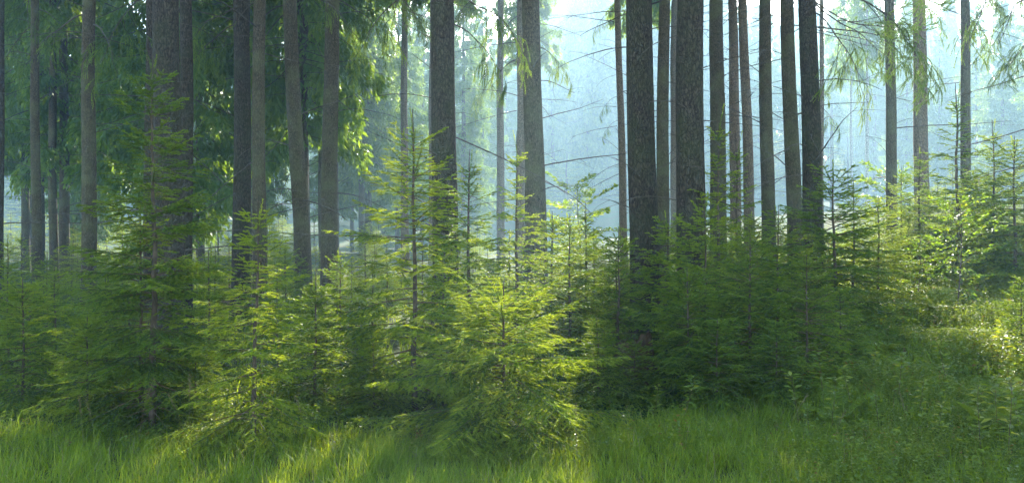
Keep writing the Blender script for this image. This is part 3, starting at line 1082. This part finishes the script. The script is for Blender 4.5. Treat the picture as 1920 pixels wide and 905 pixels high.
for (px, d, top, Rm, leaf, lab, seed) in [
        (1795, 12.6, 385, 0.75, 0.06, "leafy beech sapling with bright leaves at the dark bank above the meadow", 31),
        (1085, 21, 345, 1.3, 0.10, "glowing yellow green leafy bush behind the saplings in the bright glade", 32),
        (1720, 13.4, 455, 0.5, 0.05, "small leafy bush with yellowing leaves at the meadow's upper edge", 33),
        (1660, 22, 320, 1.1, 0.10, "yellow green backlit bush behind the bank, below the trunk crossed by the bough", 34)]:
    x = atx(px, d)
    z = TZ(x, d)
    a, b = broad_mesh(hz(top, d) - z, Rm, seed, leaf=leaf, nbr=30)
    t = root("leafy_sapling", lab, "sapling", None, (x, d, z))
    link("trunk", a, t)
    link("crown", b, t)

# ================================================================== STUMP and MOUND
def stump():
    r = np.random.default_rng(8)
    d = 9.4
    x = atx(1200, d)
    z = TZ(x, d)
    t = root("tree_stump", "torn reddish brown tree stump half hidden among the dark saplings", "stump", None, (x, d, z - 0.1), (0, R(-8), 0))
    n, s = 16, 26
    zs = np.linspace(0, 0.66, n)
    th = np.arange(s) * 2 * np.pi / s
    jag = 0.14 * r.random(s) + 0.16 * (np.cos(th - 2.2) * 0.5 + 0.5)
    V = []
    for i, zz in enumerate(zs):
        f = zz / 0.66
        rad = 0.20 + 0.10 * math.exp(-zz / 0.12)
        for j in range(s):
            rr = rad * (1 + 0.08 * math.sin(5 * th[j]) + r.normal(0, 0.02))
            V.append((rr * math.cos(th[j]), rr * math.sin(th[j]), zz * (1 - jag[j] * f)))
    V.append((0, 0, 0.42))
    F = []
    for i in range(n - 1):
        for j in range(s):
            j2 = (j + 1) % s
            A, B, C2, D = i * s + j, i * s + j2, (i + 1) * s + j2, (i + 1) * s + j
            F += [(A, B, C2), (A, C2, D)]
    for j in range(s):
        F.append(((n - 1) * s + j, (n - 1) * s + (j + 1) % s, n * s))
    link("bark", mesh_tris("stump", V, F, [M_WOOD]), t)
    a = Acc()
    for k in range(8):
        an = r.uniform(0, 6.28)
        rr = r.uniform(0.05, 0.18)
        b0 = np.array([rr * math.cos(an), rr * math.sin(an), 0.38])
        h = r.uniform(0.10, 0.24)
        a.tube([b0, b0 + [0, 0, h * .6], b0 + [r.normal(0, .03), r.normal(0, .03), h]], [0.022, 0.014, 0.003], 4)
    link("splinters", a.mesh("splinters", [M_WOOD]), t)


stump()


def mound():
    r = np.random.default_rng(9)
    d = 17.0
    x = atx(452, d)
    z = TZ(x, d)
    a = Acc()
    n, s = 14, 30
    zt = hz(517, d) - z
    V, F = [], []
    for i in range(n):
        f = i / (n - 1)
        for j in range(s):
            th = j * 2 * np.pi / s
            rr = 0.42 * math.cos(f * math.pi / 2) ** 0.8 * (1 + r.normal(0, 0.04))
            V.append((rr * math.cos(th), rr * math.sin(th), -0.1 + (zt + 0.1) * f ** 0.9 + r.normal(0, 0.012)))
    for i in range(n - 1):
        for j in range(s):
            j2 = (j + 1) % s
            A, B, C2, D = i * s + j, i * s + j2, (i + 1) * s + j2, (i + 1) * s + j
            F += [(A, B, C2), (A, C2, D)]
    a.add(V, F)
    m = 5000                                           # loose needles and twiglets
    th, f = r.uniform(0, 6.28, m), r.random(m)
    rr = 0.44 * np.cos(f * np.pi / 2) ** 0.8
    O = np.stack([rr * np.cos(th), rr * np.sin(th), -0.1 + (zt + 0.12) * f ** 0.9], 1)
    D = norm(r.normal(0, 1, (m, 3)))
    leaves(a, O, D, np.full(m, .3), 0.05, r, wid=0.12)
    o = link("ant_hill", a.mesh("ant_hill", [M_LITTER]), None, (x, d, z))
    tag(o, "pale sunlit ant hill of needles behind the pointed young spruce", "ant hill")


mound()


# ================================================================== GRASS
def blades(n, xr, yr, hr, seed, wid=0.006, keep=None, tb=(0.2, 0.7), seg=4, lean=0.9, clump=True):
    r = np.random.default_rng(seed)
    if clump:
        nc = n // 28
        cx = r.uniform(xr[0], xr[1], nc)
        cy = r.uniform(yr[0], yr[1], nc)
        idx = r.integers(0, nc, n)
        x = cx[idx] + r.normal(0, 0.055, n)
        y = cy[idx] + r.normal(0, 0.055, n)
        ch = r.uniform(0.65, 1.2, nc)[idx]
        ct = r.normal(0, 0.12, nc)[idx]
        az0 = r.uniform(0, 6.28, nc)[idx]
    else:
        x, y = r.uniform(xr[0], xr[1], n), r.uniform(yr[0], yr[1], n)
        ch, ct, az0 = 1.0, 0.0, r.uniform(0, 6.28, n)
    h = r.uniform(hr[0], hr[1], n) * ch
    k = np.ones(n, bool) if keep is None else keep(x, y, r.random(n))
    h = h * np.ones(n)
    az = az0 + r.normal(0, 1.0, n)
    T = np.clip(r.uniform(tb[0], tb[1], n) + ct, 0, 1)
    x, y, h, az, T = x[k], y[k], h[k], az[k], T[k]
    n = len(x)
    z0 = tz(x, y) - 0.02
    bend = r.uniform(0.15, lean, n)
    w = wid * r.uniform(0.6, 1.3, n)
    dx, dy = np.cos(az), np.sin(az)
    sx, sy = -dy, dx
    rows = []
    for i in range(seg + 1):
        t = i / seg
        ox = bend * h * t ** 2
        zz = z0 + h * (t - 0.42 * bend * t ** 2.4)
        ww = w * (1 - t) ** 0.6 if i < seg else w * 0.05
        c = np.stack([x + dx * ox, y + dy * ox, zz], 1)
        s = np.stack([sx * ww / 2, sy * ww / 2, np.zeros(n)], 1)
        rows += [c - s, c + s]
    V = np.stack(rows, 1).reshape(-1, 3)
    K = 2 * (seg + 1)
    q = []
    for i in range(seg):
        q += [[2 * i, 2 * i + 1, 2 * i + 3], [2 * i, 2 * i + 3, 2 * i + 2]]
    q = np.array(q)
    F = (np.arange(n)[:, None, None] * K + q[None]).reshape(-1, 3)
    return V, F, np.repeat(T, len(q))


def edge_y(x):      # back limit of the grass strip: farther towards the right
    return np.where(x < 0.7, 6.9, 6.9 + np.clip(x - 0.7, 0, 1.6) * 1.2)


def keep_front(x, y, u):
    return (y < edge_y(x) + 0.4 * (u - 0.3)) & ((x < 2.35) | (u < 0.25))


acc = Acc()
V, F, T = blades(110000, (-4.6, 3.2), (4.9, 9.0), (0.09, 0.25), 21, wid=0.0052, keep=keep_front)
acc.add(V, F, 0, T)
V, F, T = blades(2500, (-4.6, 3.0), (5.0, 8.2), (0.20, 0.34), 22, wid=0.005, keep=keep_front, lean=1.2)
acc.add(V, F, 0, T)
V, F, T = blades(3000, (-4.6, 3.2), (4.9, 8.5), (0.12, 0.28), 25, wid=0.0045, keep=keep_front, lean=1.5, clump=False)
acc.add(V, F, 1, T)
tag(link("meadow_grass", acc.mesh("meadow_grass", [M_GRASS, M_SEED])), "bright green grass along the foot of the young spruces", "grass", kind="stuff")

acc = Acc()
V, F, T = blades(60000, (1.2, 12), (5.0, 17.5), (0.08, 0.22), 23, wid=0.007, keep=lambda x, y, u: (x > 1.9 + 0.12 * (y - 5)), tb=(0.05, 0.5))
acc.add(V, F, 0, T)
V, F, T = blades(60000, (-14, 13), (8.0, 30), (0.10, 0.36), 24, wid=0.016, tb=(0.0, 0.5))
acc.add(V, F, 0, T)
tag(link("thin_grass", acc.mesh("thin_grass", [M_GRASS])), "thin darker grass between herbs and young spruces", "grass", kind="stuff")


# herb layer on the meadow
def herbs():
    r = np.random.default_rng(31)
    acc = Acc()
    # patches of small leaves on short stalks; leaf size grows with the distance so that the count stays low
    for (n, xr, yr, hh, leaf, sp) in [(15000, (1.3, 5.2), (4.8, 8.5), (0.03, 0.20), 0.020, 9), (350, (1.3, 5.4), (4.8, 9.0), (0.10, 0.30), 0.042, 7), (19000, (2.2, 9.5), (8.0, 13.0), (0.06, 0.30), 0.036, 8),
                                      (13000, (4.0, 14), (12.5, 19), (0.08, 0.34), 0.05, 7), (2500, (-4.8, 1.5), (6.3, 9.0), (0.05, 0.22), 0.03, 8)]:
        x, y = r.uniform(*xr, n), r.uniform(*yr, n)
        if xr[0] > 0:
            k = x > 1.7 + 0.16 * (y - 5) + r.normal(0, 0.25, n)
            x, y = x[k], y[k]
        n = len(x)
        pat = 0.5 + 0.5 * np.sin(x * 2.1 + 1.3 * np.sin(y * 1.7)) * np.sin(y * 1.9 + 1.1 * np.sin(x * 1.3))
        h = r.uniform(hh[0], hh[1], n) * (0.5 + 0.9 * pat)
        z = tz(x, y)
        P = np.stack([x, y, z], 1)
        ln = np.stack([r.normal(0, 0.25, n), r.normal(0, 0.25, n), np.ones(n)], 1)
        tip = P + ln * h[:, None]
        # stalks
        sw = np.array([0.0014, 0, 0])
        V = np.stack([P - sw, P + sw, tip], 1).reshape(-1, 3)
        acc.add(V, np.arange(n * 3).reshape(-1, 3), 0, 0.15)
        T0 = np.clip(0.22 + 0.25 * pat + r.normal(0, 0.12, n), 0, 0.95)
        rare = r.random(n) < 0.025
        for q in range(sp):
            u = 0.35 + 0.65 * (q + r.random(n)) / sp
            O = P + ln * (h * u)[:, None]
            a = q * 2.4 + r.uniform(0, 6.28, n)
            D = norm(np.stack([np.cos(a), np.sin(a), r.uniform(-0.25, 0.5, n)], 1))
            leaves(acc, O, D, T0 + r.normal(0, 0.05, n), leaf * r.uniform(0.6, 1.4), r, wid=0.62, tilt=0.35, mi=np.repeat(rare.astype(int), 2))
    return acc.mesh("ground_herbs", [M_HERB, M_RUST])


tag(link("ground_herbs", herbs()), "low leafy herbs covering the sloping meadow on the right", "herbs", kind="stuff")


# dry seed heads
def plume_mesh(seed):
    r = np.random.default_rng(seed)
    a = Acc()
    H = 0.75
    d = norm(np.array([r.normal(0, .1), r.normal(0, .1), 1]))
    p = np.zeros(3)
    pts = [p.copy()]
    for i in range(8):
        d = norm(d + np.array([0.05 + r.normal(0, .02), 0, 0]))
        p = p + d * H / 8
        pts.append(p.copy())
    pts = np.array(pts)
    a.tube(pts, np.linspace(0.0016, 0.0007, 9), 3)
    m = 70
    w = 5.6 + 2.4 * r.random(m)
    O = np.stack([np.interp(w, np.arange(9), pts[:, k]) for k in range(3)], 1)
    D = norm(d[None] + r.normal(0, 0.42, (m, 3)))
    leaves(a, O + D * 0.008, D, np.full(m, .3), 0.030, r, wid=0.10)
    return a.mesh("seed_head", [M_SEED])


PL = [plume_mesh(k) for k in range(3)]
r = np.random.default_rng(66)
for (px, d, s, reg) in [(262, 6.5, .75, "left"), (360, 6.4, .8, "left"), (352, 6.5, .6, "left"), (405, 6.3, .55, "left"), (180, 6.4, .6, "left"), (160, 6.3, .6, "left"), (575, 6.4, .6, "left"),
                   (1080, 6.3, .6, "centre"), (1000, 6.2, .55, "centre"), (1470, 6.6, .6, "right"), (1700, 6.3, .6, "right"), (1560, 6.1, .5, "right")]:
    x = atx(px, d)
    o = link("seed_head", PL[r.integers(3)], None, (x, d, TZ(x, d)), (0, r.normal(0, .12), r.uniform(0, 6.28)), (s, s, s))
    where = {"left": "below the tallest and the pointed young spruces", "centre": "in front of the broad central young spruce", "right": "in front of the shaded clump and meadow"}[reg]
    tag(o, "dry straw coloured grass plume " + where, "grass plume", "dry grass plumes " + where)


# ferns
def fern_mesh(seed, nf=7, L=0.42):
    r = np.random.default_rng(seed)
    a = Acc()
    for f in range(nf):
        az = f * 6.283 / nf + r.normal(0, .3)
        el = R(55) + r.normal(0, .15)
        d = np.array([math.cos(az) * math.cos(el), math.sin(az) * math.cos(el), math.sin(el)])
        p = np.zeros(3)
        n = 16
        ll = L * r.uniform(.7, 1.1)
        for i in range(n):
            d = norm(d + np.array([0, 0, -0.085]))
            p2 = p + d * ll / n
            a.tube([p, p2], 0.0016, 3, 0, 0.2)
            u = i / n
            if i > 2:
                sd = norm(np.cross(d, (0, 0, 1)))
                pl = ll * 0.34 * math.sin(math.pi * (0.12 + 0.85 * u)) ** 0.8 * (1 - 0.35 * u)
                for sg in (1, -1):
                    m = 7
                    w = (np.arange(m) + .5) / m
                    ax = norm(sd * sg + d * 0.25 + np.array([0, 0, -.1]))
                    for s2 in (1, -1):
                        O = p2 + ax[None] * (w * pl)[:, None]
                        D = norm(np.repeat((d * s2 + ax * 0.5)[None], m, 0))
                        leaves(a, O, D, np.full(m, 0.4), pl * 0.26, r, wid=0.5, tilt=0.08)
            p = p2
    return a.mesh("fern", [M_HERB])


FE = [fern_mesh(k) for k in range(3)]
for (px, d, s, lab) in [(400, 6.6, .8, "small pale fern at the grass edge between the tallest and the pointed young spruces"), (1575, 7.2, .9, "fern at the near edge of the meadow below the shaded clump"),
                        (1690, 8.4, 1.0, "fern in the middle of the meadow"), (1800, 10.4, 1.2, "fern spreading high in the meadow, left of the edge sapling"),
                        (1640, 9.9, 1.0, "fern beside the outer right sapling of the shaded clump"), (1850, 6.6, .8, "fern in the lower right corner of the meadow"),
                        (1760, 12.0, 1.3, "fern in the sunny patch at the top of the meadow"), (1525, 6.3, .7, "fern at the end of the bright grass strip")]:
    x = atx(px, d)
    tag(link("fern", FE[r.integers(3)], None, (x, d, TZ(x, d)), (0, 0, r.uniform(0, 6.28)), (s, s, s)), lab, "fern", "ferns in the undergrowth")


# tall weeds / seedlings with real leaves in the right foreground
def weed_mesh(seed, H=0.6):
    r = np.random.default_rng(seed)
    a = Acc()
    d = norm(np.array([r.normal(0, .12), r.normal(0, .12), 1]))
    p = np.zeros(3)
    pts = [p.copy()]
    for i in range(8):
        d = norm(d + r.normal(0, 0.05, 3))
        p = p + d * H / 8
        pts.append(p.copy())
    pts = np.array(pts)
    a.tube(pts, np.linspace(0.0035, 0.0012, 9), 4, 1)
    m = 34
    w = 2.2 + 5.8 * np.linspace(0, 1, m) ** 0.8
    O = np.stack([np.interp(w, np.arange(9), pts[:, k]) for k in range(3)], 1)
    az = np.arange(m) * 2.4
    D = norm(np.stack([np.cos(az), np.sin(az), 0.25 + r.normal(0, .2, m)], 1))
    leaves(a, O + D * 0.015, D, np.clip(r.normal(.4, .2, m), 0, 1), 0.085, r, wid=0.45, tilt=.25)
    return a.mesh("weed", [M_HERB, M_TWIG])


WE = [weed_mesh(k) for k in range(4)]
for (k, (px, d, s)) in enumerate([(1890, 5.9, .95), (1840, 6.0, .85), (1915, 6.3, .9), (1870, 6.5, .7), (1560, 6.8, .8), (1520, 6.4, .6), (1600, 7.3, .7), (1680, 7.4, .8), (1725, 6.9, .6),
                                  (1650, 6.6, .6), (1780, 7.8, .8), (1620, 8.3, .8), (1760, 6.3, .6), (1545, 7.6, .9), (1500, 7.2, .8), (1270, 7.3, .8), (1230, 7.6, .6), (1085, 6.0, .5), (1880, 8.6, .9), (1900, 7.4, .9)]):
    x = atx(px, d)
    corner = px > 1830 and d < 7
    lab = "leafy upright weed in the lower right corner of the meadow" if corner else "leafy upright weed in the undergrowth of the right foreground"
    tag(link("weed", WE[k % 4], None, (x, d, TZ(x, d)), (0, 0, k * 1.7), (s, s, s)), lab, "weed", "upright weeds in the corner" if corner else "upright weeds in the right foreground")
